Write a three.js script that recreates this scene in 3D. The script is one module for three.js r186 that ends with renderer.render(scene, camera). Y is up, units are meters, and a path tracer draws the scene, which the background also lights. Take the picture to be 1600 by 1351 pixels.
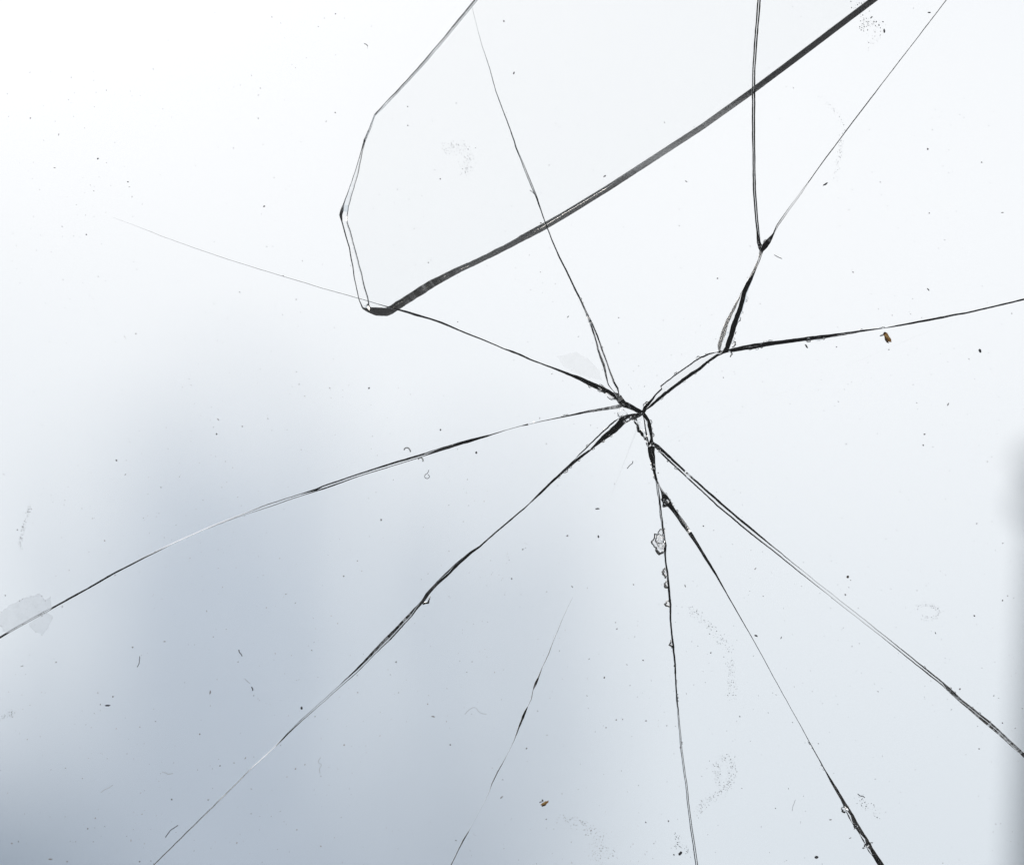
import * as THREE from 'three';
import { mergeGeometries } from 'three/addons/utils/BufferGeometryUtils.js';
import { ImprovedNoise } from 'three/addons/math/ImprovedNoise.js';

// ------------------------------------------------------------------ camera
const scene = new THREE.Scene();
const MM = 0.001, PX = 0.2 * MM;                 // 0.2 mm of the pane per photo pixel
const PITCH = THREE.MathUtils.degToRad(22);      // the camera looks up at the sky through the pane
const DIST = 1.5;
const paneCentre = new THREE.Vector3(0, 1.6, 0);
const view = new THREE.Vector3(0, Math.sin(PITCH), -Math.cos(PITCH));
const camera = new THREE.PerspectiveCamera(2 * THREE.MathUtils.radToDeg(Math.atan(135.1 * MM / DIST)), 1024 / 864, 0.05, 3000);
camera.position.copy(paneCentre).addScaledVector(view, -DIST);
camera.lookAt(paneCentre);
camera.updateMatrixWorld();
camera.focus = DIST + 0.002;
camera.userData.fStop = camera.getFocalLength() / 76;      // an aperture about 76 mm wide

const renderer = new THREE.WebGLRenderer({ antialias: true });
renderer.setSize(1024, 864);
renderer.toneMapping = THREE.LinearToneMapping;
renderer.toneMappingExposure = 1.0;
renderer.shadowMap.enabled = true;

// ------------------------------------------------------------------ sky: bright overcast, brightest round the veiled sun
const noise = new ImprovedNoise();
const SKY_EL = 34.5, SKY_AZ = -9.9;
const sunDir = new THREE.Vector3().setFromSphericalCoords(1, THREE.MathUtils.degToRad(90 - SKY_EL), THREE.MathUtils.degToRad(180 - SKY_AZ));
{
  const W = 1024, H = 512, data = new Float32Array(W * H * 4), d = new THREE.Vector3();
  for (let j = 0; j < H; j++) for (let i = 0; i < W; i++) {
    const el = ((j + 0.5) / H - 0.5) * Math.PI, az = ((i + 0.5) / W - 0.5) * 2 * Math.PI;
    d.set(Math.cos(el) * Math.cos(az), Math.sin(el), Math.cos(el) * Math.sin(az));
    const s = 1 / (0.35 + Math.max(0, d.y));
    const q = (f, o) => noise.noise(d.x * s * f + o, d.y * s * f * 1.6, d.z * s * f - o);
    const cloud = 0.65 * q(2.2, 34.697) + 0.3 * q(4.6, 12.73) + 0.12 * q(9, 51.66);
    const off = THREE.MathUtils.radToDeg(Math.acos(Math.min(1, d.dot(sunDir)))), glow = 0.29 * Math.exp(-((off / 7.46) ** 2));
    const v = 1.0 - 0.19 * (1 - THREE.MathUtils.smoothstep(el * 180 / Math.PI, 15.9, 25.4)) + 0.145 * cloud + glow;
    const cool = THREE.MathUtils.clamp((1.04 - v) / 0.22, -0.1, 1.2);        // thicker cloud is bluer
    const k = (j * W + i) * 4;
    data[k] = v * (0.985 - 0.055 * cool); data[k + 1] = v * (1.0 + 0.002 * cool); data[k + 2] = v * (1.02 + 0.05 * cool); data[k + 3] = 1;
  }
  const sky = new THREE.DataTexture(data, W, H, THREE.RGBAFormat, THREE.FloatType);
  sky.mapping = THREE.EquirectangularReflectionMapping;
  sky.magFilter = sky.minFilter = THREE.LinearFilter;
  sky.needsUpdate = true;
  scene.background = sky; scene.environment = sky;
}
const sun = new THREE.DirectionalLight(0xfff4e6, 0.6);
sun.position.copy(sunDir).multiplyScalar(40);
sun.castShadow = true; sun.shadow.radius = 20;
sun.shadow.camera.left = sun.shadow.camera.bottom = -30; sun.shadow.camera.right = sun.shadow.camera.top = 30;
sun.shadow.camera.far = 200; sun.shadow.mapSize.set(2048, 2048);
scene.add(sun, sun.target);

// ------------------------------------------------------------------ helpers
function rng(seed) { let a = seed >>> 0; return () => { a = (a + 0x6d2b79f5) | 0; let t = Math.imul(a ^ (a >>> 15), 1 | a); t = (t + Math.imul(t ^ (t >>> 7), 61 | t)) ^ t; return ((t ^ (t >>> 14)) >>> 0) / 4294967296; }; }
const taken = {};
function numbered(n) { const k = taken[n] = (taken[n] ?? -1) + 1; return k ? `${n}_${String(k).padStart(3, '0')}` : n; }
function tag(o, label, category, group, kind) {
  o.userData.label = label;
  if (category) o.userData.category = category;
  if (group) o.userData.group = group;
  if (kind) o.userData.kind = kind;
  return o;
}
function mesh(name, geo, mat, parent = scene) {
  const m = new THREE.Mesh(geo, mat); m.name = parent === scene ? numbered(name) : name;
  m.castShadow = m.receiveShadow = true; parent.add(m); return m;
}
function soup(pos) { const g = new THREE.BufferGeometry(); g.setAttribute('position', new THREE.Float32BufferAttribute(pos, 3)); g.computeVertexNormals(); return g; }
const local = (x, y, depth) => [(x - 800) * PX, -(y - 675.5) * PX, -depth * PX];      // photo pixels on the pane and depth (in the same pixels) to pane axes
const wall = (n) => new THREE.MeshStandardMaterial(n);
function atDir(px, py, dist) {      // a point out in the street in the direction in which the pane's pixel is seen, DIST away along the ground
  const p = new THREE.Vector3(...local(px, py, 0)); p.applyQuaternion(camera.quaternion).add(paneCentre).sub(camera.position);
  return p.multiplyScalar(dist / Math.hypot(p.x, p.z)).add(camera.position);
}

// ------------------------------------------------------------------ the street outside
{
  const g = mesh('ground', new THREE.PlaneGeometry(900, 900), wall({ color: new THREE.Color().setRGB(0.3, 0.305, 0.31), roughness: 0.9 }));
  g.rotation.x = -Math.PI / 2; g.userData.kind = 'structure';
}
function tower(x0, x1, py, dist, depth, colour, glassTone, label) {
  const a = atDir(x0, py, dist), b = atDir(x1, py, dist), w = b.x - a.x, h = (a.y + b.y) / 2, cx = (a.x + b.x) / 2, cz = -dist;
  const t = new THREE.Group(); t.name = numbered('tower_block'); scene.add(t); t.position.set(cx, 0, cz);
  tag(t, label, 'building', 'pale blocks far beyond the glass');
  const m = wall({ color: new THREE.Color().setRGB(...colour), roughness: 0.85 });
  const gm = wall({ color: new THREE.Color().setRGB(...glassTone), roughness: 0.3 });
  const body = new THREE.BoxGeometry(w, h, depth); body.translate(0, h / 2, -depth / 2); mesh('wall', body, m, t);
  const cap = new THREE.BoxGeometry(w + 0.5, 0.9, depth + 0.5); cap.translate(0, h + 0.45, -depth / 2); mesh('roof_parapet', cap, m, t);
  const floors = Math.floor(h / 3.4), cols = Math.max(2, Math.round(w / 3.2));
  const pane = new THREE.BoxGeometry(w / cols * 0.55, 1.5, 0.16);
  for (let f = Math.max(1, floors - 9); f < floors; f++) for (let c = 0; c < cols; c++) {
    const p = mesh('window', pane, gm, t); p.position.set(-w / 2 + (c + 0.5) * w / cols, f * 3.4 + 1.4, 0.0);
  }
  return t;
}
// LAYOUT OF BLOCKS
const PAINT = [0.73, 0.79, 0.87], PANES = [0.56, 0.63, 0.72];
tower(300, 425, 635, 260, 14, PAINT, PANES, 'tallest pale tower block, blurred behind the left of the pane');
tower(135, 215, 740, 250, 14, PAINT, PANES, 'slim pale tower left of the tallest one, blurred');
tower(480, 560, 820, 240, 14, PAINT, PANES, 'slim pale tower right of the tallest one, blurred');
tower(706, 822, 765, 300, 16, PAINT, PANES, 'slim pale tower block blurred behind the pane below its middle');
tower(704, 875, 990, 230, 18, PAINT, PANES, 'pale block blurred below the middle, under the slim tower');
tower(-500, 560, 1150, 170, 18, PAINT, PANES, 'wide low pale block blurred across the lower left corner');
tower(562, 880, 1290, 150, 14, PAINT, PANES, 'low pale block blurred at the bottom, left of the middle');
tower(-200, 70, 1345, 110, 12, [0.36, 0.44, 0.53], [0.24, 0.3, 0.36], 'slate-blue block peeping into the lower left corner');

// ------------------------------------------------------------------ glass
const glassMat = new THREE.MeshPhysicalMaterial({ color: 0xffffff, transmission: 1, roughness: 0, ior: 1.5, thickness: 0.004, metalness: 0, side: THREE.DoubleSide });
const looseMat = glassMat.clone(); looseMat.ior = 1.42; looseMat.color = new THREE.Color().setRGB(0.992, 0.998, 0.998);
const edgeMat = glassMat.clone(); edgeMat.roughness = 0.04;
const roughEdgeMat = glassMat.clone(); roughEdgeMat.roughness = 0.13;

const T = 20;                     // the pane is 4 mm thick (in units of 0.2 mm)
// A crack runs along [x, y, d1, c, d2, w]: where it shows, and how wide the strips of its broken face are, from the front of the pane to the back:
// steep enough to turn the light aside (d1, d2: they look dark), nearly parallel to the pane (c: one sees through), nearly upright (w: it mirrors the sky).
function crack(pts, seed, { thick = T, sign = 1, wob = 0.5, step = 3.5, steep = 1.15, ridge = 0.35, rag = 1 } = {}) {
  const r = rng(seed), P = pts.map((p) => [p[0], p[1], p[2] ?? 0, p[3] ?? 0, p[4] ?? 0, p[5] ?? 0]);
  const out = [];
  let s = 0;
  for (let i = 0; i < P.length - 1; i++) {
    const a = P[i], b = P[i + 1], len = Math.hypot(b[0] - a[0], b[1] - a[1]), inside = Math.max(a[0], b[0]) > -30 && Math.min(a[0], b[0]) < 1630 && Math.max(a[1], b[1]) > -30 && Math.min(a[1], b[1]) < 1380;
    const n = Math.max(1, Math.round(len / (inside ? step : 40)));
    for (let k = i ? 1 : 0; k <= n; k++) { const t = k / n; out.push({ v: a.map((q, j) => q + (b[j] - q) * t), s: s + len * t }); }
    s += len;
  }
  const N = out.length;
  return out.map((o, i) => {
    const p = out[Math.max(0, i - 2)].v, q = out[Math.min(N - 1, i + 2)].v, L = Math.hypot(q[0] - p[0], q[1] - p[1]) || 1;
    const nx = -(q[1] - p[1]) / L, ny = (q[0] - p[0]) / L, fade = Math.min(1, i / 3, (N - 1 - i) / 3);
    const [x, y, d1, c, d2, w] = o.v, z = seed * 17.13;
    const j1 = noise.noise(o.s / 26, z, 0.5), j2 = noise.noise(o.s / 9, z, 5.5), width = d1 + c + d2 + w;
    const off = fade * wob * (0.8 * j1 + 0.5 * j2) * (width > 0.1 ? 1 : 0.4);
    const rough = (k, f) => 1 + rag * fade * (0.22 * noise.noise(o.s / (2.5 * f), z + 3.7 * k, 9.1) + 0.16 * noise.noise(o.s / (0.4 * f), z + 1.7 * k, 4.1) + 0.14 * Math.min(1, 2.5 / (0.5 + width)) * (r() - 0.5));
    let D1 = d1 * rough(1, 19), D2 = d2 * rough(2, 15), C = c * rough(3, 40), W = w * rough(4, 30);
    if (c < 0.25 && d2 < 0.5 && D1 > 2.6) {      // a ridge runs along a wide broken face: a thin glint between two dark strips
      const at = 0.5 + 0.35 * noise.noise(o.s / 45, z, 2.7), streak = Math.max(0, 0.9 * noise.noise(o.s / 33, z, 6.9) - 0.08) * Math.min(1, D1 / 6) * ridge;
      D2 = D1 * (1 - at) - streak / 2; C = streak; D1 = D1 * at - streak / 2;
    }
    const sl = Math.min(typeof steep === 'function' ? steep(x) : steep, (thick - 1.5) / Math.max(0.1, D1 + D2)), left = thick - 1.2 - sl * (D1 + D2), cd = Math.min(C * 0.25, left * 0.5);
    W = Math.min(W, Math.max(0, left - cd) / 4);
    const z1 = D1 * sl, z2 = z1 + cd, z3 = z2 + D2 * sl, z4 = z3 + W * 4;
    const h = (D1 + C + D2 + W) / 2, o0 = -h, o1 = o0 + D1, o2 = o1 + C, o3 = o2 + D2, o4 = o3 + W;
    const lat = [o0, o1, o2, o3, o4, o4].map((q) => sign * q + off), dep = [0, Math.max(z1, 0.2), Math.max(z2, 0.4), Math.max(z3, 0.6), Math.max(z4, 0.8), thick];
    return { nx, ny, p: lat.map((q, k) => [x + nx * q, y + ny * q, dep[k]]) };
  });
}
const GAP = 0.22;                  // half the width of a crack's air gap, in pixels
function side(c, which, reverse) {        // one wall of a crack as columns of points: which = -1 the wall left of the way it runs, +1 the wall right of it
  const cols = c.map((o, i) => o.p.map(([x, y, z]) => [x + which * GAP * 0.5 * o.nx, y + which * GAP * 0.5 * o.ny, z]));
  return reverse ? cols.reverse() : cols;
}
const post = (x, y, thick = T) => [0, 0.2, 0.4, 0.6, 0.8, 1].map((f) => [x, y, f * thick]);
// runs: lists of columns that go round the piece once; [columns, name | null, material]
function shard(name, runs, parent, mat, thick, z0 = 0) {
  const all = runs.flatMap((r) => r.cols);
  const flat = (k) => all.map((c) => new THREE.Vector2(c[k][0], -c[k][1]));
  const caps = [], capNormals = [];
  let ccw = true;
  for (const k of [0, 5]) {
    const pts = flat(k); if (k === 0) ccw = !THREE.ShapeUtils.isClockWise(pts);
    for (const f of THREE.ShapeUtils.triangulateShape(pts.slice(), [])) {
      const tri = f.map((i) => local(all[i][k][0], all[i][k][1], all[i][k][2] + z0));
      const area = (tri[1][0] - tri[0][0]) * (tri[2][1] - tri[0][1]) - (tri[2][0] - tri[0][0]) * (tri[1][1] - tri[0][1]);
      if (Math.abs(area) < 1e-12) continue;
      const up = area > 0; if (up !== (k === 0)) tri.reverse();
      caps.push(...tri.flat()); for (let m = 0; m < 3; m++) capNormals.push(0, 0, k === 0 ? 1 : -1);
    }
  }
  const capGeo = soup(caps); capGeo.setAttribute('normal', new THREE.Float32BufferAttribute(capNormals, 3));
  const body = mesh(name, capGeo, mat, parent);
  let at = 0; const M = all.length;
  for (const r of runs) {
    const pos = [], facet = [];
    for (let i = 0; i < r.cols.length; i++) {
      const a = all[(at + i) % M], b = all[(at + i + 1) % M];
      for (let k = 0; k < 5; k++) {
        const q = [a[k], b[k], b[k + 1], a[k + 1]].map(([x, y, z]) => local(x, y, z + z0));
        const order = ccw ? [0, 2, 1, 0, 3, 2] : [0, 1, 2, 0, 2, 3];
        (k === 0 && r.facetMat ? facet : pos).push(...order.flatMap((m) => q[m]));
      }
    }
    if (facet.length) mesh('frosted_facet', soup(facet), r.facetMat, body);
    at += r.cols.length;
    const e = mesh(r.name || 'outer_edge', soup(pos), r.mat || edgeMat, body);
    if (r.label) e.userData.label = r.label;
  }
  return body;
}

const frostMat = glassMat.clone(); frostMat.roughness = 0.3;
// where the cracks run
const n0 = [1005, 645], nJ = [976, 632], nA = [966, 620], nF = [1018, 697], nG = [1026, 750], nE = [1129, 550], nT = [1190, 392];
const K = {
  trunkJ: crack([[...n0, 5], [998, 642, 7.5], [987, 636.5, 8.5], [980, 633, 9.5], [...nJ, 10]], 1),
  trunkA: crack([[...nJ, 9], [970, 626, 11], [...nA, 11]], 2),
  a: crack([[...nA, 11], [956, 617, 10.5], [948, 612, 9.5], [940, 607.5, 9], [931, 603, 8], [920, 598, 7], [908, 592, 6], [895, 587, 4.5], [880, 581, 3.5], [862, 574, 2.4], [846, 568, 2], [830, 562, 2.4], [812, 554, 3], [797, 548, 3], [788, 545, 1.6], [770, 537, 1.8], [740, 525, 2], [715, 515, 2.2], [690, 504, 3], [672, 498, 2.6], [650, 491.5, 3.6], [632, 486, 3], [615, 482, 2], [590, 475, 0.9], [565, 467.5, 0.7], [535, 459, 0.5], [500, 449, 0.55], [450, 434, 0.45], [400, 419, 0.4], [350, 403, 0.36], [300, 386, 0.32], [250, 368, 0.24], [215, 354, 0.14], [180, 341, 0.05], [176, 339.5, 0]], 3, { wob: 0.45 }),
  a2: crack([[...nA, 4], [962, 608, 0.6, 7, 3], [955.5, 599, 2, 7, 3], [950.5, 585, 3, 5, 2.5], [946, 570, 4, 3, 2], [938, 547, 3, 3, 2.5], [931, 524, 2.5, 1.5, 2.5], [924, 506, 3, 0, 2], [915, 486, 3.4], [905, 464, 2.6], [886.6, 426.6, 2.2], [874, 401.7, 2.2], [861.7, 373, 1.6], [854.6, 355.5, 1.5], [845.7, 330.6, 1.6], [838.6, 309, 1.7, 0, 1], [831.5, 291.5, 1.2, 1, 1], [821, 266.6, 1, 1, 1.2], [806.6, 231, 1.8], [796, 199, 1.6], [774.6, 142, 1.0], [764, 103, 0.8], [753, 71, 0.45], [742.6, 32, 0.25], [735.5, 0, 0.12], [690, -130, 0.1], [560, -600, 0.1]], 4),
  j0: crack([[...nJ, 5], [964, 635.3, 6], [942, 639, 4.6], [920, 642.5, 3.4], [913, 644, 3], [890, 649, 2.2], [865, 654, 1.5], [845, 658, 1], [825.5, 662.9, 0.4]], 25, { wob: 0.3, sign: -1 }),
  j: crack([[825, 663, 2.6], [815, 665, 0.8], [790, 672, 0.6], [765, 680, 2], [745, 685.5, 4], [720, 692.5, 5], [690, 701.5, 5], [660, 711, 1, 1, 3], [620, 723, 1, 2, 3], [560, 742, 1, 2, 2], [505, 761.5, 2, 2, 2], [495, 765, 1.5, 0, 3], [470, 773, 1, 2, 1], [420, 789.5, 0.7, 3, 1], [370, 807, 0.3, 0.8, 0.5, 0.8], [320, 826.5, 0, 0, 0.6, 1.5], [270, 849, 0, 0, 0.7, 1.3], [230, 868.5, 0.3, 0, 1.3, 0.5], [180, 894.5, 2.5], [120, 928.5, 3], [82, 949.4, 2.6], [77, 952, 0.7, 1.6, 0.7], [40, 972.4, 0.6, 1.8, 0.6], [14, 987, 0.7, 1.4, 0.7], [9, 990, 2.6], [0, 995.5, 3], [-200, 1110, 2], [-700, 1390, 1]], 5, { wob: 0.4 }),
  i: crack([[...n0, 4], [999, 648, 7], [992, 650.5, 10], [982, 653, 11], [973, 657.5, 11], [964.5, 663, 10, 3, 2.2], [948, 677.5, 8, 3, 2], [931, 691.5, 5, 3.5, 2], [924, 697, 3, 4.5, 2], [910, 710, 4, 2, 2], [898, 721, 5], [880, 736, 4], [860, 755, 3], [838, 776.5, 3], [828, 786, 1.2], [818, 795, 2.2], [800, 810, 2], [770, 835.5, 2], [750, 853, 2.5], [735, 864, 4], [718, 878, 5], [700, 895, 3.4, 0.6, 2.5], [680, 914.5, 5], [668, 928, 5.5], [660, 940, 4.5], [640, 962, 2, 1, 4], [610, 994, 2, 1, 5], [580, 1024, 1, 1, 4], [550, 1055, 1, 2, 2.2], [530, 1073, 0.7, 2, 0.7], [500, 1099.5, 0.5, 2, 0.5], [470, 1126, 1, 1, 0.8], [445, 1151, 2.2], [430, 1166, 0, 0, 0.6, 1], [390, 1203, 0, 0, 0.3, 1.1], [340, 1252.5, 0, 0, 0.3, 1.2], [290, 1302, 0, 0, 0.3, 1.2], [240, 1351, 0, 0, 0.3, 1.1], [100, 1490, 0, 0, 0.5, 1], [-361, 1951, 1]], 6, { wob: 0.7 }),
  trunkG: crack([[...n0, 5], [1008.5, 651, 1, 0, 6], [1011, 657, 2, 2, 5.5], [1013, 670, 2, 3.5, 5.5], [1015, 684, 2.5, 3.6, 4.5], [1016.5, 691, 2, 0, 7.5], [...nF, 3, 0, 8]], 7, { sign: -1 }),
  gh: crack([[...nF, 11], [1018, 706, 10], [1020.5, 722, 6.5], [1023, 738, 4], [...nG, 4]], 8),
  h: crack([[...nG, 3], [1027.3, 757, 1.2, 1, 1.2], [1029, 772, 1.6, 1, 1.4], [1030.7, 782, 2.6], [1033, 806, 1.4, 0.7, 1.4], [1036, 825, 3], [1038, 840, 4], [1039.6, 852, 5], [1039.8, 865, 2.5], [1040.5, 876.6, 2.5], [1043.4, 895, 3], [1045, 917, 3], [1048, 944.7, 3.2], [1048, 970, 2.4], [1050.5, 990.6, 2.4], [1052.4, 1007.7, 3], [1055, 1040, 2.4], [1058, 1090, 2.2], [1060.5, 1120, 0.8, 0.8, 0.8], [1065, 1170, 0.9, 1, 0.9], [1073, 1230, 1, 1.1, 1], [1080, 1290, 1.1, 1.3, 1], [1089, 1351, 1.2, 1.5, 1.2], [1110, 1500, 3], [1165, 1951, 2]], 9, { wob: 0.8 }),
  g: crack([[...nG, 3], [1031, 760, 2], [1035, 768, 4], [1039, 777, 10], [1043, 783.5, 11], [1049, 792, 7], [1059.6, 806, 6], [1070, 820, 7], [1082, 838, 6], [1093.6, 856, 5], [1107, 878, 4], [1120, 899, 2.6], [1150, 952, 1.3], [1180, 1004, 0.9], [1210, 1059, 0.8], [1250, 1131, 0.75], [1290, 1204, 1.5], [1294, 1210.5, 2.5], [1305, 1229.5, 4], [1316, 1248, 5], [1322.5, 1260, 6.5], [1330, 1274, 4.5, 2, 2], [1337.5, 1287.5, 8], [1345, 1299, 7], [1352, 1311, 4, 2.6, 2], [1357.5, 1320, 8.5], [1361, 1327.5, 5, 2, 2], [1367.5, 1336, 7], [1376, 1349, 8], [1430, 1440, 8], [1735, 1951, 5]], 10, { wob: 0.4 }),
  f: crack([[...nF, 8], [1021, 694, 8], [1027, 697.5, 7], [1037.4, 707.4, 4, 0.8, 3], [1056.6, 726, 3.5, 1.5, 2.5], [1078.8, 746.6, 3, 2.2, 2], [1101, 766.6, 3, 2.8, 2], [1123, 786.6, 3.4, 3.2, 2.4], [1147, 807, 3.4, 2.9, 2.4], [1160, 818, 3.6, 2.8, 2.4], [1203, 853, 1.8, 3.4, 1.8], [1251, 892, 0.6, 4, 1.6], [1294, 925.6, 0.5, 4, 0.6], [1342, 963.6, 0.6, 4, 0.5], [1388, 1000, 1, 3.2, 0.8], [1433, 1036, 1.8, 2, 1.8], [1473, 1068, 2.4, 1.4, 2], [1483.5, 1077, 6], [1503, 1095.5, 3, 0.5, 2.2], [1545.7, 1130.4, 3, 0.6, 4], [1570, 1151.7, 3, 0.6, 3], [1600, 1179, 6], [1900, 1420, 5], [2300, 1740, 4]], 11, { wob: 0.5 }),
  d: crack([[...n0, 5], [1008, 638, 5, 0, 2], [1017, 630.5, 4, 1, 4], [1028, 620, 2.4, 4.5, 5], [1035.5, 613, 2.6, 5, 5], [1038, 610.6, 2.4, 5.6, 5], [1038.2, 608.2, 2.2, 11, 5], [1046, 602, 2, 10.5, 5], [1070, 584.5, 2, 10, 5], [1096, 566, 2, 9.5, 5], [1100, 563, 2.4, 9, 4.5], [1101.5, 562.2, 2.6, 7.4, 4.5], [1110, 557.5, 2.6, 6, 4.5], [1121, 553, 1, 2, 4], [...nE, 6]], 12),
  e: crack([[...nE, 4], [1138, 548, 4.5], [1150, 546, 6], [1165, 543, 7], [1200.6, 537, 7.5], [1242.8, 531.4, 6.5], [1271, 527.7, 6], [1290.6, 525.5, 5], [1318.7, 521.5, 2.4, 0.3, 2], [1347, 517, 3], [1369, 514, 2], [1380.6, 512.5, 0.7], [1397.5, 509.7, 2.2], [1431, 503.5, 3], [1473, 495.5, 3], [1510, 488.5, 2.4], [1558, 477.5, 2.4], [1600, 467.5, 2.5], [1900, 390, 2], [2300, 285, 2]], 13, { wob: 0.6 }),
  d2: crack([[...nE, 3, 3, 6], [1131, 541, 6, 6, 8, 2], [1137, 523, 7, 5, 8, 3], [1142, 508, 6, 5, 9, 2], [1149, 492, 5, 4, 8, 3], [1155, 478, 4, 3, 6.5, 3], [1160, 467, 2, 1, 7, 3], [1164, 456, 0.4, 0.2, 7, 2], [1171, 441, 0, 0, 6.5, 1], [1180.5, 419, 4.6], [1186.5, 405, 1.5, 1, 1.6], [...nT, 6]], 14),
  v: crack([[...nT, 5], [1188.4, 386, 7], [1185.8, 378, 6], [1184.4, 360, 2.2, 0.5, 2.2], [1182.4, 342, 2, 0.8, 2], [1179, 295, 2.2, 0.7, 2.2], [1177.7, 217.6, 2.2, 0.7, 2.2], [1177.7, 155, 2, 0.9, 2.2], [1178.3, 109, 2.1, 1, 2.2], [1181.4, 62, 2.2, 1, 2.3], [1186.4, 0, 2.2, 1.2, 2.2], [1210, -150, 2, 1, 2], [1275, -600, 2]], 15, { wob: 0.4 }),
  w: crack([[...nT, 5], [1196, 383, 9], [1201.4, 376, 8], [1205, 371, 5.5], [1208.5, 365.5, 3], [1215, 352, 1.4, 1, 1], [1230.6, 329.5, 0.8, 1.6, 0.6], [1252, 301, 0.4, 1.6, 0.6], [1268, 278, 1.2], [1286.5, 252, 1.4], [1324, 202, 1.5], [1348.7, 169.4, 1.5], [1395, 109, 1.1], [1479, 0, 1.1], [1640, -210, 1], [1940, -600, 1]], 16, { wob: 0.3 }),
  k: crack([[480, 1951, 1], [640, 1480, 1], [705, 1351, 1], [715, 1330, 1.2], [724, 1312, 2], [731, 1301, 1.2], [735, 1293, 0.1], [756, 1255, 0.1], [765, 1235, 0.4], [768, 1226, 1], [778, 1205, 1.5], [787, 1189, 0.8], [795, 1174, 0.25], [804, 1155, 0.7], [811, 1135, 2.6], [817, 1120, 4], [822, 1109, 2.6], [825, 1103, 0.4], [830, 1092, 1], [833, 1078, 1], [836.5, 1069, 4.2], [841, 1059, 2.4], [848, 1041, 0.6], [857, 1022, 1.1], [865, 1000, 0.5], [875, 976, 0.45], [885, 953, 0.25], [893, 937, 0.12], [895, 933, 0]], 17, { wob: 0.4 }),
};
const facetMat = glassMat.clone(); facetMat.roughness = 0.42;
const R = (k, which, reverse, label) => ({ cols: side(K[k], which, reverse), name: 'fracture_edge', label, facetMat: k === 'd2' ? facetMat : undefined });
const B = (...pts) => ({ cols: pts.map(([x, y]) => post(x, y)), name: 'outer_edge' });
const pane = new THREE.Group(); pane.name = 'cracked_glass_pane'; scene.add(pane);
pane.position.copy(paneCentre); pane.quaternion.copy(camera.quaternion);
tag(pane, 'clear glass pane shattered into wedges by black cracks that meet right of the middle', 'glass pane');
const TL = [-700, -600], TR = [2300, -600], BR = [2300, 1951], BL = [-700, 1951];
const piece = (label, ...runs) => { const s = shard('glass_shard', runs, pane, glassMat, T); s.userData.label = label; return s; };
// going round each piece; walls lie left (-1) or right (+1) of the way their crack runs
const shards = {
  top: piece('large shard at the top middle, between the long upright cracks', R('a2', 1, true), R('trunkA', 1, true), R('trunkJ', 1, true), R('d', -1, false), R('d2', -1, false), R('v', -1, false)),
  left: piece('largest shard, filling the upper left, with a blind hairline crack', R('j', 1, true), R('j0', 1, true), R('trunkA', -1, false), R('a', -1, false), R('a', 1, true), R('a2', -1, false), B(TL)),
  lowerLeft: piece('wide shard at the lower left between two long slanting cracks', R('i', 1, true), R('trunkJ', -1, false), R('j0', -1, false), R('j', -1, false), B(BL)),
  bottom: piece('wedge shard at the bottom middle, with a broken hairline crack', R('i', -1, false), R('k', -1, false), R('k', 1, true), R('h', 1, true), R('gh', 1, true), R('trunkG', 1, true)),
  sliver: piece('narrow wedge shard beside the chipped crack', R('h', -1, false), R('g', 1, true)),
  lowerRight: piece('wedge shard at the lower right, below the double-lined crack', R('g', -1, false), B(BR), R('f', 1, true), R('gh', -1, false)),
  right: piece('broad shard at the right edge, under the crack that rises to the right', R('f', -1, false), R('e', 1, true), R('d', 1, true), R('trunkG', -1, false)),
  upperRight: piece('shard at the upper right corner', R('e', -1, false), B(TR), R('w', 1, true), R('d2', 1, true)),
  spike: piece('narrow pointed shard at the top right', R('w', -1, false), R('v', 1, true)),
};

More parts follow.
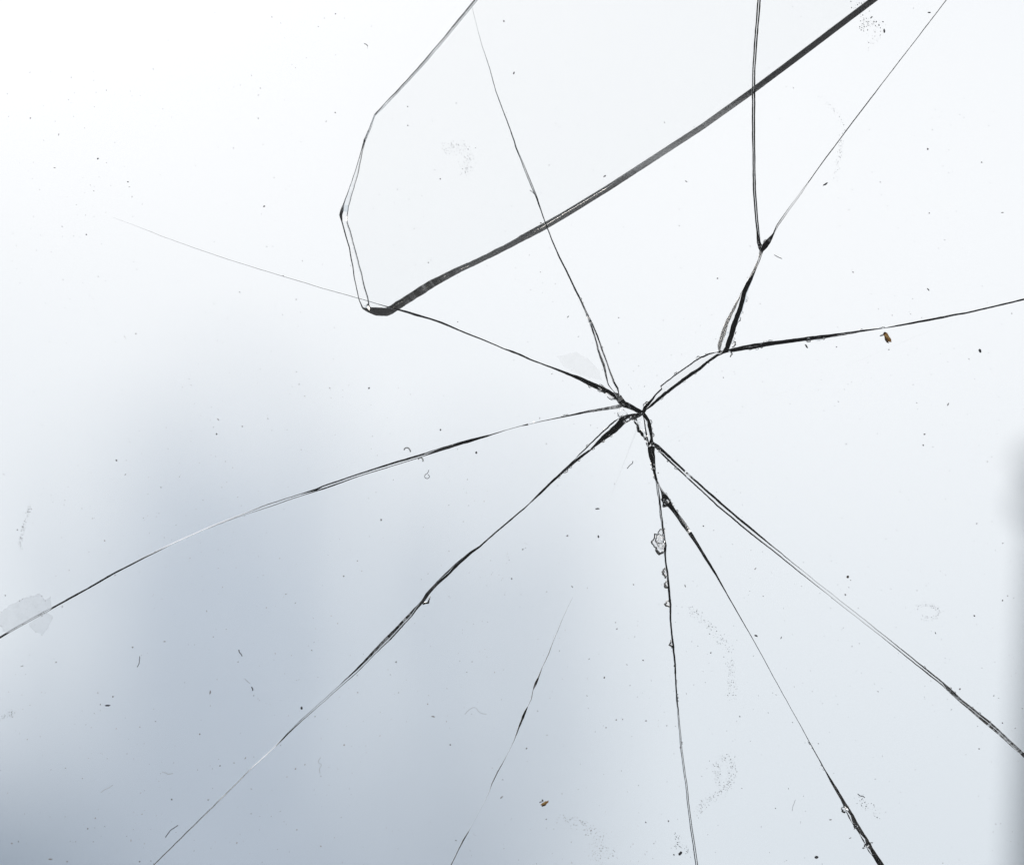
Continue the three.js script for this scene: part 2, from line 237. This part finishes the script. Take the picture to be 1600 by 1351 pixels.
// ------------------------------------------------------------------ the loose piece behind the pane
{
  const LT = 25, z0 = T + 6;           // 5 mm thick, 1.2 mm behind the pane
  const left = crack([[1180, -600, 2, 1, 1], [880, -172, 2.5, 1, 1.2], [738, 4, 2.6, 1, 1.1], [714, 33, 2.6, 1, 1], [694, 58, 2, 1.2, 1], [679, 75, 1.6, 1.8, 0.8], [666, 91, 2, 1, 1], [636, 124.6, 2, 1, 1], [621, 140, 2, 0.7, 0.7], [601, 161, 0.9, 2, 0.6], [585, 178, 2.4], [577, 199, 1.2, 1, 0.8], [569, 217, 3.2], [564, 236, 1, 1, 0.8], [557, 266, 0.9, 4, 0.8], [548, 294, 0.9, 6, 0.8], [540, 319, 1.6, 7, 0.9], [537, 329, 4.5, 6.5, 0.9], [535.5, 335, 4.5, 7, 0.9], [537, 345, 2, 7.5, 1], [548, 383, 1.8, 7, 1.1], [554, 410, 1.6, 8.5, 1.2], [559.5, 437, 1.3, 10.5, 1.3], [567, 466, 1.3, 11.5, 1.3], [570, 477, 2, 9, 2]], 31, { thick: LT, sign: -1, wob: 0.5 });
  const tip = crack([[570, 478, 3, 6, 3], [576, 483.5, 9], [588, 486, 12.5], [603, 486.5, 13], [610, 484, 13], [621, 477, 13], [637, 466.5, 13], [658, 453, 13.5], [676, 441.5, 12], [689.4, 435, 11.5], [702, 428, 10.5], [718.7, 419.5, 9.5], [737.5, 411.3, 9], [761, 399.8, 9], [785, 388, 9.4], [809, 375, 10.4], [844.4, 356, 11.3]], 32, { thick: LT, sign: -1, ridge: 0.3, rag: 0.6, wob: 0.8, step: 4, steep: 1.04 });
  const right = crack([[844.4, 356, 6, 0.3, 5], [880, 335.8, 7, 0.3, 3.4], [949, 293.5, 6, 0.3, 3.6], [998.6, 261.5, 10], [1100, 195.5, 9.4], [1177.7, 140, 9.6], [1255, 82, 9.8], [1358, 4, 10], [1700, -250, 10], [2160, -600, 10]], 33, { thick: LT, sign: -1, ridge: 0, rag: 0.1, wob: 0.15, steep: (x) => THREE.MathUtils.clamp(1.05 + (x - 960) * 0.0007, 1.05, 1.19) });
  const g = new THREE.Group(); g.name = 'loose_glass_shard'; scene.add(g);
  g.position.copy(paneCentre); g.quaternion.copy(camera.quaternion);
  tag(g, 'loose tongue-shaped piece of glass lying behind the cracked pane, tip at upper left', 'glass shard');
  const run = (c, m, label) => ({ cols: side(c, -1, false), name: 'fracture_edge', mat: m, label });
  shard('sheet', [run(left, edgeMat, 'thin bright-cored left edge of the loose piece'), run(tip, roughEdgeMat, 'frosted grey broken edge round the tip'), run(right, roughEdgeMat, 'thick dark edge running up to the right')], g, looseMat, LT, z0);
}

// ------------------------------------------------------------------ shell-shaped chips inside the glass beside the cracks: thin air gaps, curved like a shell
function shellChip(parent, x, y, rx, ry, turn, a0, a1, { low = 1.0, high = 0.3, top = 3, ripples = 0.05, seed = 1, mat = edgeMat } = {}) {
  const NA = 20, NR = 9, up = [], dn = [];
  const at = (i, j, under) => {
    const t = a0 + (a1 - a0) * i / NA, q = j / NR, lx = Math.cos(t) * rx * q, ly = Math.sin(t) * ry * q;
    const jag = 1 + (0.38 * noise.noise(1.7 * Math.cos(t) + seed, 1.7 * Math.sin(t), 2.2) + 0.2 * noise.noise(5 * Math.cos(t) + seed, 5 * Math.sin(t), 4.2)) * q;
    const cx = Math.cos(turn), sx = Math.sin(turn), px = (lx * cx - ly * sx) * jag, py = (lx * sx + ly * cx) * jag;
    const lean = 0.5 + 0.5 * py / Math.max(rx, ry), H = (high + (low - high) * lean) * Math.min(rx, ry);
    const z = top + H * q ** 2.6 + 0.22 * ripples * rx * Math.sin(q * 15 + 2 * Math.cos(t)) * q + 0.14 * Math.min(rx, ry, 8) * noise.noise(px / (0.3 * rx + 1) + seed, py / (0.3 * rx + 1), 3.3) * q;
    return local(x + px, y + py, Math.min(T - 1, Math.max(0.8, z)) + (under ? 0.25 * (1 - q ** 6) + 0.02 : 0));
  };
  const quad = (out, a, b, c, d, flip) => out.push(...(flip ? [a, c, b, a, d, c] : [a, b, c, a, c, d]).flat());
  const pos = [];
  for (let i = 0; i < NA; i++) for (let j = 0; j < NR; j++) {
    quad(pos, at(i, j, 0), at(i, j + 1, 0), at(i + 1, j + 1, 0), at(i + 1, j, 0), false);   // faces away from the camera: the glass is in front of it
    quad(pos, at(i, j, 1), at(i, j + 1, 1), at(i + 1, j + 1, 1), at(i + 1, j, 1), true);
  }
  const m = mesh('shell_chip', soup(pos), mat, parent);
  return m;
}
// ------------------------------------------------------------------ the dark frame that holds the pane, outside the picture: what the light caught in the glass ends on
{
  const f = new THREE.Group(); f.name = 'window_frame'; scene.add(f); f.position.copy(paneCentre); f.quaternion.copy(camera.quaternion);
  tag(f, 'deep dark wooden frame that holds the cracked pane, all outside the picture', 'window frame');
  const fm = new THREE.MeshStandardMaterial({ color: new THREE.Color().setRGB(0.05, 0.048, 0.046), roughness: 0.75 });
  const w = 3000 * PX, h = 2551 * PX, b = 0.06, dz = 0.26, z = -0.11;
  for (const [bw, bh, x, y] of [[b, h + 2 * b, -w / 2 - b / 2 - 0.0005, 0], [b, h + 2 * b, w / 2 + b / 2 + 0.0005, 0], [w, b, 0, h / 2 + b / 2 + 0.0005], [w, b, 0, -h / 2 - b / 2 - 0.0005]]) {
    const m = mesh('frame_bar', new THREE.BoxGeometry(bw, bh, dz), fm, f); m.position.set(x, y, z);
  }
}
const PI = Math.PI;
shellChip(shards.bottom, 1039, 848, 20, 20, 0.1, PI / 2, 3 * PI / 2, { low: 0.6, high: 0.15, ripples: 0.25, mat: frostMat, seed: 3 });
shellChip(shards.bottom, 1038, 840, 12, 15, 0.1, PI / 2, 3 * PI / 2, { low: 0.5, high: 0.2, top: 1.2, ripples: 0.3, seed: 4 });
shellChip(shards.bottom, 1042.5, 896, 8.5, 7.5, 0.15, PI / 2, 3 * PI / 2, { low: 1.3, high: 0.7, seed: 5, mat: frostMat });
shellChip(shards.bottom, 1045, 914, 7.5, 7, 0.15, PI / 2, 3 * PI / 2, { low: 1.3, high: 0.6, seed: 6, mat: frostMat });
shellChip(shards.bottom, 1047.5, 944, 8, 7, 0.15, PI / 2, 3 * PI / 2, { low: 1.1, high: 0.5, seed: 7, mat: frostMat });
shellChip(shards.bottom, 1052, 1006, 7, 7.5, 0.1, PI / 2, 3 * PI / 2, { low: 1.2, high: 0.4, seed: 8, mat: frostMat });
for (const [x, y, s] of [[1055, 1040, 2.5], [1057, 1051, 3], [1058.5, 1065, 2.5], [1060, 1087, 3], [1060.5, 1093, 3.5], [1067, 1161, 2]]) shellChip(shards.bottom, x, y, s, s, 0, PI / 2, 3 * PI / 2, { low: 1.3, high: 0.8, seed: y });
shellChip(shards.bottom, 664.5, 936, 7, 8.5, 0.75, -PI / 2, PI / 2, { low: 0.75, high: 0.3, seed: 9 });
shellChip(shards.sliver, 1041, 785, 8, 8, 0.5, 0, 2 * PI, { low: 1.5, high: 1.3, seed: 10 });
shellChip(shards.sliver, 1324, 1266, 10, 7, 0.6, PI / 2, 3 * PI / 2, { low: 1.2, high: 0.3, seed: 11, ripples: 0.1 });
shellChip(shards.sliver, 1339, 1293, 5, 5, 0.9, PI / 2, 3 * PI / 2, { low: 1.3, high: 0.8, seed: 12, ripples: 0.12 });
shellChip(shards.sliver, 1357, 1322, 5, 9, 1.0, PI / 2, 3 * PI / 2, { low: 1.2, high: 0.6, seed: 13, ripples: 0.12 });
shellChip(shards.bottom, 1004, 665, 10, 21, -0.3, PI / 2, 3 * PI / 2, { low: 0.95, high: 0.65, seed: 14, ripples: 0.03 });
shellChip(shards.lowerLeft, 972, 645, 8, 7, 0.2, 0, 2 * PI, { low: 0.5, high: 0.2, seed: 15, ripples: 0.03 });
// smaller flakes broken off along the wider cracks: [shard, crack, its side, from, to along the crack, how many, largest radius]
{
  const r = rng(505);
  for (const [sh, key, which, f0, f1, n, big] of [['top', 'd', -1, 0.05, 0.95, 6, 3], ['right', 'd', 1, 0.05, 0.9, 4, 2.6], ['right', 'e', 1, 0.03, 0.2, 7, 2.6], ['upperRight', 'e', -1, 0.05, 0.32, 6, 2.2], ['bottom', 'i', -1, 0.01, 0.14, 7, 3.2],
    ['lowerLeft', 'i', 1, 0.01, 0.12, 4, 2.6], ['left', 'a', -1, 0.005, 0.06, 5, 3], ['left', 'a', 1, 0.02, 0.05, 3, 2.4], ['bottom', 'gh', 1, 0.05, 0.9, 4, 2.6], ['lowerRight', 'f', 1, 0.0, 0.06, 4, 2.4], ['right', 'trunkG', -1, 0.2, 0.9, 4, 2.8], ['bottom', 'trunkG', 1, 0.3, 0.9, 3, 2.6],
    ['upperRight', 'd2', 1, 0.05, 0.6, 7, 3.2], ['top', 'a2', 1, 0.01, 0.2, 4, 2.2], ['left', 'j0', 1, 0.3, 0.98, 6, 1.8], ['spike', 'w', -1, 0.005, 0.03, 3, 3], ['sliver', 'g', 1, 0.5, 0.63, 5, 2.6], ['lowerRight', 'g', -1, 0.02, 0.12, 4, 2.2], ['right', 'f', -1, 0.4, 0.6, 5, 2]]) {
    const c = K[key];
    for (let k = 0; k < n; k++) {
      const o = c[Math.min(c.length - 1, Math.floor((f0 + (f1 - f0) * r()) * c.length))], xs = o.p.map((q) => (q[0] - o.p[0][0]) * o.nx + (q[1] - o.p[0][1]) * o.ny);
      const edge = which > 0 ? Math.max(...xs) : Math.min(...xs), rad = big * (0.45 + 0.55 * r()), turn = Math.atan2(o.ny * which, o.nx * which);
      shellChip(shards[sh], o.p[0][0] + o.nx * (edge + which * 0.1), o.p[0][1] + o.ny * (edge + which * 0.1), rad, rad * (1 + 0.9 * r()), turn, -PI / 2, PI / 2, { low: 1.4 * r() + 0.2, high: 0.9 * r() + 0.1, top: 1.5 + 4 * r(), seed: k + 40 * which + o.p[0][0] });
    }
  }
}
shellChip(shards.right, 1141, 553, 4, 4, 0, -PI / 2, PI / 2, { low: 1.1, high: 0.6, seed: 16 });
shellChip(shards.upperRight, 1146, 538, 4, 6, 0.4, -PI / 2, PI / 2, { low: 1.4, high: 0.9, seed: 17 });

// ------------------------------------------------------------------ what lies on the glass
const onGlass = (name, x, y, lift = 0.3) => {      // a Group on the front of the pane
  const g = new THREE.Group(); g.name = numbered(name); scene.add(g);
  g.position.set(...local(x, y, -lift)).applyQuaternion(camera.quaternion).add(paneCentre); g.quaternion.copy(camera.quaternion); return g;
};
const put = (name, geo, mat, x, y, lift = 0.3) => {
  const m = mesh(name, geo, mat); m.position.set(...local(x, y, -lift)).applyQuaternion(camera.quaternion).add(paneCentre); m.quaternion.copy(camera.quaternion); return m;
};
const tone = (r, g, b, rough = 0.85) => new THREE.MeshStandardMaterial({ color: new THREE.Color().setRGB(r, g, b), roughness: rough });
const M = { dark: tone(0.05, 0.05, 0.055), grey: tone(0.09, 0.09, 0.1), pale: tone(0.52, 0.52, 0.53), lint: tone(0.3, 0.3, 0.29), brown: tone(0.34, 0.17, 0.05), ochre: tone(0.5, 0.32, 0.12), umber: tone(0.07, 0.045, 0.03) };
function crumb(rx, ry, rz, seed, rough = 0.45, detail = 2) {      // a lumpy grain, radii in pixels
  const g = new THREE.IcosahedronGeometry(1, detail), p = g.attributes.position;
  for (let i = 0; i < p.count; i++) {
    const x = p.getX(i), y = p.getY(i), z = p.getZ(i), k = 1 + rough * noise.noise(x * 1.6 + seed, y * 1.6, z * 1.6) + 0.5 * rough * noise.noise(x * 4 + seed, y * 4, z * 4 + 5);
    p.setXYZ(i, x * k * rx * PX, y * k * ry * PX, Math.max(-0.2, z * k * rz) * PX);
  }
  g.computeVertexNormals(); return g;
}
function fibre(pts, rad) {      // a hair: points in pixels from its middle
  return new THREE.TubeGeometry(new THREE.CatmullRomCurve3(pts.map(([x, y], i) => new THREE.Vector3(x * PX, -y * PX, (0.5 + 0.4 * (i % 2)) * PX))), pts.length * 5, rad * PX, 5);
}
// two brown flakes, each a scaly body with a few crumbs
for (const [x, y, s, turn, seed, label] of [
  [1387, 527, 1, -0.95, 2.2, 'larger brown flake stuck just under the crack rising to the right edge'],
  [851, 1255, 0.72, 0.5, 6.4, 'smaller brown flake stuck near the bottom, right of the hairline crack']]) {
  const g = tag(onGlass('dirt_flake', x, y), label, 'dirt flake', 'brown flakes on the glass');
  const b = mesh('flake_body', crumb(8.6 * s, 3.3 * s, 1.4 * s, seed, 0.7, 3), M.brown, g); b.rotation.z = turn;
  const c = mesh('flake_scale', crumb(4.4 * s, 1.5 * s, 1.3 * s, seed + 3, 0.7), M.ochre, g); c.rotation.z = turn + 0.25; c.position.set(-0.5 * s * PX, 1.2 * s * PX, 1.1 * PX);
  const d = mesh('flake_scale', crumb(4.6 * s, 1.8 * s, 1.2 * s, seed + 5, 0.8), M.umber, g); d.rotation.z = turn - 0.1; d.position.set(-1.6 * s * PX, -4.2 * s * PX, 0.3 * PX);
  const e = mesh('flake_tip', crumb(2.4 * s, 1.5 * s, 0.9 * s, seed + 8, 0.6), M.umber, g); e.rotation.z = turn + 1.6; e.position.set(-4.4 * s * PX, 6.4 * s * PX, 0.2 * PX);
  const f = mesh('flake_tip', crumb(3.2 * s, 1.0 * s, 0.7 * s, seed + 9, 0.7), M.grey, g); f.rotation.z = 0.3; f.position.set(-8.2 * s * PX, 3.2 * s * PX, 0.1 * PX);
}
// dark specks big enough to point at
for (const [x, y, rx, ry, turn, label] of [
  [1063, 1333, 3.8, 2.4, 0.7, 'black oval speck at the bottom edge, left of the chipped crack'],
  [1382, 48, 1.6, 3.2, 0.1, 'upright dark speck in the smudge by the top right'],
  [1452.5, 19.5, 2.6, 1.2, 0, 'flat dark speck left of the hairline at the top right'],
  [803, 114, 1.2, 2.1, -0.4, 'small black speck right of the upper hairline crack'],
  [168, 1102, 4.2, 1.5, 0, 'short black dash on the blue-grey lower left'],
  [1260.5, 541, 1.3, 4.2, 0.6, 'dark splinter just below the thick crack on the right'],
  [1532, 548, 2.2, 3.2, 0.3, 'grey wedge-shaped speck near the right edge'],
  [1181.5, 993, 3, 1.5, -0.4, 'dark crumb right of the straight crack at the lower right'],
  [1276, 1339, 3.2, 2.5, 0.2, 'lumpy dark speck at the bottom edge, right of centre'],
  [1325, 901, 2, 2.6, -0.5, 'brownish dot above the double-lined crack'],
  [1290, 287.5, 4.5, 1.4, 0.55, 'dark streak right of the thin crack at the upper right'],
  [1362, 27, 2.6, 1, 0.75, 'small dark splinter at the top, under the thick edge'],
  [471, 1106, 2, 2.4, 0, 'black grain beside the long crack at the lower left'],
  [744, 707, 1.6, 2, 0, 'black dot above the middle of the glass, under the left-running crack'],
  [945, 275, 2.6, 1, 0.6, 'tiny dark dash over the thick edge near the top middle'],
  [935, 838, 1.3, 2.2, 0.1, 'small dark fleck in the bottom wedge below the star of cracks'],
]) { const m = tag(put('dirt_speck', crumb(rx * 0.9, ry * 0.9, 1, x * 0.37, 0.5, 2), x > 1320 && y > 890 && x < 1330 ? M.umber : M.dark, x, y), label, 'dirt speck', 'dark specks on the glass'); m.rotateZ(turn); }
// hairs and lint
for (const [x, y, pts, rad, label] of [
  [375, 1020, [[-2.5, -5], [-1, -1], [1.5, 2], [3, 5]], 0.75, 'short bent dark hair left of the long diagonal crack'],
  [217, 1034, [[1, -9], [0.5, -2], [0, 2], [-3, 8]], 0.55, 'thin upright hair with a dark knot on the lower left'],
  [386, 1064, [[-4, -4], [0, 0], [5, 4]], 0.4, 'pale grey hair slanting below the short bent dark one'],
  [393.5, 1076, [[-1, -3], [1, 0], [1, 3]], 0.9, 'stubby dark hair on the lower left glass'],
  [266, 1298, [[-8, 10], [-3, 3], [0, -1], [6, -5], [12, -9]], 0.65, 'branching twig-like hair by the crack at the lower left'],
  [985, 726, [[-5, 6], [0, 0], [3, -2], [4, -6]], 0.6, 'little grey hair below the left of the star'],
  [1216, 401, [[-6, -3], [0, 0.5], [6, 3]], 0.55, 'fine straight hair beside the upper fork of the cracks'],
  [573, 70, [[-4, -2], [0, 0], [1.5, 2.5]], 0.6, 'small hooked hair left of the loose piece at the top'],
  [261, 1206, [[-8, -0.5], [-2, 1.5], [1, 3], [9, 2]], 0.4, 'faint wavy hair low on the left of the glass'],
  [500, 1195, [[1, -12], [-3, -5], [2, 0], [-1, 6], [0, 13]], 0.35, 'pale curly hair between the two lower left cracks'],
  [1345.5, 1243, [[-5, -3], [-1, 0], [3, 0.5], [6, 3]], 0.7, 'dark tangled hair above the chipped end of the straight crack'],
  [166, 1232, [[-9, 6], [-2, 1], [3, -1], [10, -6]], 0.35, 'very thin hair by the bottom left'],
  [740, 1110, [[-14, 6], [-6, -2], [2, -5], [10, 3], [20, 6]], 0.3, 'long faint curled hair left of the broken hairline crack'],
  [636, 702, [[-5, 1], [-3, -2], [1, -2.5], [4, 0], [5.5, 4]], 1.0, 'grey curl of lint above the left-running crack'],
  [657, 717, [[-4, 0.5], [-1, -2], [2, -1.5], [4, 1.5], [3.5, 4]], 0.95, 'grey curl of lint below the left-running crack'],
  [667, 742, [[3, -8], [1, -3], [-3, 0], [-3, 4], [1, 5.5], [4, 2.5], [2, -1]], 0.5, 'faint ring of lint, lowest by the left-running crack'],
  [835, 301, [[-7, -4], [-3, -1], [0, 2]], 0.5, 'small grey hair left of the upper hairline, inside the loose piece'],
  [1240, 1258, [[3, -9], [1, -3], [-1, 2], [-2, 9]], 0.35, 'dotted fine hair between the lower right cracks'],
]) tag(put('lint_hair', fibre(pts, rad), rad > 0.9 ? M.lint : rad < 0.45 ? M.pale : M.grey, x, y), label, 'lint', 'hairs and lint on the glass');

// smudges: dried splashes and finger marks made of many tiny spots, each smudge one mesh
function smudge(label, path, spread, count, seed, size = 0.55, mat = M.pale) {
  const r = rng(seed), dot = new THREE.CircleGeometry(1, 6), parts = [], lens = []; count = Math.round(count * 1.5); size *= 0.85;
  let tot = 0; for (let i = 1; i < path.length; i++) { tot += Math.hypot(path[i][0] - path[i - 1][0], path[i][1] - path[i - 1][1]); lens.push(tot); }
  const cx = path.reduce((a, p) => a + p[0], 0) / path.length, cy = path.reduce((a, p) => a + p[1], 0) / path.length;
  for (let n = 0; n < count; n++) {
    const s = r() * tot; let i = lens.findIndex((l) => l >= s); if (i < 0) i = lens.length - 1;
    const a = path[i], b = path[i + 1], t = (s - (i ? lens[i - 1] : 0)) / (lens[i] - (i ? lens[i - 1] : 0) || 1);
    const g = (r() + r() + r() - 1.5) * spread, h = (r() + r() + r() - 1.5) * spread, q = size * (0.35 + 1.1 * r() ** 3);
    const d = dot.clone(); d.scale(q * (0.7 + 0.8 * r()) * PX, q * PX, 1); d.rotateZ(r() * 6.3);
    d.translate((a[0] + (b[0] - a[0]) * t + g - cx) * PX, -(a[1] + (b[1] - a[1]) * t + h - cy) * PX, r() * 0.1 * PX); parts.push(d);
  }
  return tag(put('smudge', mergeGeometries(parts), mat, cx, cy, 0.15), label, 'smudge', 'smudges on the glass');
}
smudge('dotted trail of dried drops between the two lower cracks', [[1078, 952], [1092, 965], [1112, 980], [1128, 1000], [1140, 1022]], 9, 130, 1, 0.75);
smudge('faint upright smear below the dotted trail', [[1142, 1030], [1143, 1060], [1144, 1090]], 9, 130, 2, 0.6);
smudge('hook-shaped dried drip mark right of the chipped crack', [[1121, 1222], [1120, 1196], [1126, 1182], [1138, 1182], [1144, 1196], [1142, 1222], [1130, 1236], [1112, 1246], [1098, 1258], [1088, 1268]], 8, 330, 3, 0.7);
smudge('blotchy smudge at the bottom, left of the chipped crack', [[880, 1281], [905, 1281], [930, 1302], [942, 1311], [925, 1325], [935, 1342], [955, 1326]], 11, 190, 4, 0.75);
smudge('speckled dirty smudge at the top right under the thick edge', [[1335, 4], [1345, 12], [1350, 32], [1362, 30], [1345, 44], [1378, 35], [1370, 52], [1362, 72]], 9, 120, 5, 0.85, M.grey);
smudge('faint oval ring mark at the right', [[1432, 950], [1445, 943], [1462, 948], [1470, 956], [1460, 966], [1440, 966]], 4, 110, 6, 0.6);
smudge('thin scratchy trail of dots on the left, above the residue', [[46, 788], [42, 806], [36, 826], [31, 845], [32, 860]], 3.5, 110, 7, 0.7);
smudge('faint blotch inside the loose piece', [[690, 236], [710, 228], [728, 232], [737, 248], [728, 262], [726, 272]], 11, 170, 8, 0.6);
smudge('curved row of faint spots by the thin crack at the upper right', [[1280, 152], [1300, 168], [1312, 182], [1318, 200], [1314, 232], [1310, 262], [1305, 280]], 5, 120, 9, 0.6);
smudge('small cluster of marks by the black oval speck', [[1052, 1305], [1062, 1312], [1056, 1318], [1072, 1326], [1081, 1331]], 5, 60, 10, 0.7, M.grey);
smudge('faint wavy mark at the lower left corner', [[0, 1125], [10, 1116], [20, 1120], [12, 1110], [24, 1114]], 3, 70, 11, 0.5, M.grey);
smudge('scatter of tiny marks above the chipped end of the straight crack', [[1342, 1244], [1350, 1258], [1362, 1262], [1372, 1275]], 9, 45, 12, 0.8, M.grey);

// old residue: thin cloudy films with a ragged outline
const filmTex = (() => {
  const n = 256, d = new Uint8Array(n * n * 4);
  for (let j = 0; j < n; j++) for (let i = 0; i < n; i++) {
    const v = 0.5 + 0.5 * noise.noise(i / 40, j / 40, 1) + 0.3 * noise.noise(i / 11, j / 11, 4) + 0.25 * noise.noise(i / 4, j / 4, 7), k = (j * n + i) * 4;
    d[k] = d[k + 1] = d[k + 2] = Math.max(0, Math.min(255, 120 + 110 * v)); d[k + 3] = 255;
  }
  const t = new THREE.DataTexture(d, n, n); t.magFilter = THREE.LinearFilter; t.wrapS = t.wrapT = THREE.RepeatWrapping; t.needsUpdate = true; return t;
})();
function film(pts, opacity, colour, label, seed, edge = true) {
  const cx = pts.reduce((a, p) => a + p[0], 0) / pts.length, cy = pts.reduce((a, p) => a + p[1], 0) / pts.length, ring = [];
  for (let i = 0; i < pts.length; i++) {
    const a = pts[i], b = pts[(i + 1) % pts.length], n = Math.max(2, Math.round(Math.hypot(b[0] - a[0], b[1] - a[1]) / 3));
    for (let k = 0; k < n; k++) { const x = a[0] + (b[0] - a[0]) * k / n, y = a[1] + (b[1] - a[1]) * k / n; ring.push([x + 1.6 * noise.noise(x / 6, y / 6, seed), y + 1.6 * noise.noise(x / 6, y / 6, seed + 9)]); }
  }
  const shape = new THREE.Shape(ring.map(([x, y]) => new THREE.Vector2((x - cx) * PX, -(y - cy) * PX)));
  const g = new THREE.ExtrudeGeometry(shape, { depth: 0.2 * PX, bevelEnabled: false });
  const uv = g.attributes.uv; for (let i = 0; i < uv.count; i++) uv.setXY(i, uv.getX(i) * 60, uv.getY(i) * 60);
  const m = new THREE.MeshStandardMaterial({ color: new THREE.Color().setRGB(...colour), roughness: 0.9, transparent: true, opacity, alphaMap: filmTex });
  const grp = tag(onGlass('residue_film', cx, cy, 0.1), label, 'residue', 'cloudy residue on the glass');
  mesh('film', g, m, grp);
  if (edge) {      // crumbs where the film has dried thicker along its outline
    const r = rng(seed * 91), dot = new THREE.CircleGeometry(1, 6), parts = [];
    for (const [x, y] of ring) if (r() < 0.5) { const d = dot.clone(), q = 0.3 + 0.7 * r() ** 2; d.scale(q * 1.4 * PX, q * PX, 1); d.rotateZ(6 * r()); d.translate((x - cx + r() - 0.5) * PX, -(y - cy + r() - 0.5) * PX, 0.35 * PX); parts.push(d); }
    mesh('dried_edge', mergeGeometries(parts), M.pale, grp);
  }
  return grp;
}
film([[-6, 963], [10, 948], [35, 935], [62, 927], [70, 938], [78, 932], [80, 946], [70, 955], [40, 972], [12, 988], [4, 985]], 0.12, [0.42, 0.44, 0.5], 'larger grey film patch over the crack at the left edge', 3);
film([[44, 975], [72, 957], [82, 962], [76, 978], [66, 992], [50, 984]], 0.09, [0.42, 0.44, 0.5], 'smaller grey film patch under the crack at the left edge', 5);
film([[870, 556], [900, 550], [920, 560], [936, 578], [941, 594], [915, 588], [880, 573]], 0.065, [0.5, 0.49, 0.47], 'pale beige smear just above the cracks left of the star', 7, false);

// loose dust all over the pane: nobody could count it
{
  const r = rng(77), N = 2300, g = crumb(1, 0.8, 0.5, 1.7, 0.6, 1), m = new THREE.InstancedMesh(g, tone(0.12, 0.12, 0.125), N), o = new THREE.Object3D(), c = new THREE.Color();
  for (let i = 0; i < N; i++) {
    let x, y; do { x = -150 + 1900 * r(); y = -120 + 1600 * r(); } while (r() > 0.36 + 0.55 * noise.noise(x / 230, y / 230, 8) + 0.5 * (y / 1351 - 0.5) + 0.25 * Math.max(0, y / 1351 - 0.5) * (1 - x / 800));
    const s = 0.26 + 0.36 * r() + 1.2 * r() ** 12 , e = r() < 0.12 ? 2.2 : 1;
    o.position.set(...local(x, y, -0.12)); o.rotation.set(0, 0, r() * 6.28); o.scale.set(s * e, s, s); o.updateMatrix(); m.setMatrixAt(i, o.matrix);
    const k = 0.8 + 3.0 * r(); c.setRGB(k * (1 + 0.15 * r()), k, k * (1 - 0.05 * r())); m.setColorAt(i, c);
  }
  m.name = 'dust'; m.position.copy(paneCentre); m.quaternion.copy(camera.quaternion); m.castShadow = m.receiveShadow = true; scene.add(m);
  tag(m, 'fine dark dust specks scattered all over the cracked pane', 'dust', null, 'stuff');
}
// the blurred upright beyond the pane at the right edge
{
  const q = new THREE.Group(); q.name = 'window_post'; scene.add(q);
  const inWorld = (x, y, behind) => new THREE.Vector3(...local(x, y, 0)).multiplyScalar(1).setZ(0).applyQuaternion(camera.quaternion).add(paneCentre).sub(camera.position).multiplyScalar(1 + behind / DIST).add(camera.position);
  const a = inWorld(1675, 830, 0.45), b = inWorld(1650, 1500, 0.45), len = a.distanceTo(b);
  q.position.copy(b); q.quaternion.setFromUnitVectors(new THREE.Vector3(0, 1, 0), a.clone().sub(b).normalize());
  tag(q, 'blue-grey upright post out of focus beyond the right edge of the pane', 'post');
  const pm = tone(0.62, 0.68, 0.74, 0.7);
  const s = new THREE.CylinderGeometry(0.017, 0.02, len, 32); s.translate(0, len / 2, 0); mesh('shaft', s, pm, q);
  for (const [f, rad] of [[1.06, 0.0095], [1.16, 0.0085]]) { const k = new THREE.SphereGeometry(rad, 24, 16); k.scale(1, 0.8, 1); k.translate(-0.014, len * f, 0); mesh('knob', k, pm, q); }
  const n = new THREE.CylinderGeometry(0.004, 0.004, len * 0.2, 16); n.translate(-0.006, len * 1.08, 0); mesh('stem', n, pm, q);
}
renderer.render(scene, camera);
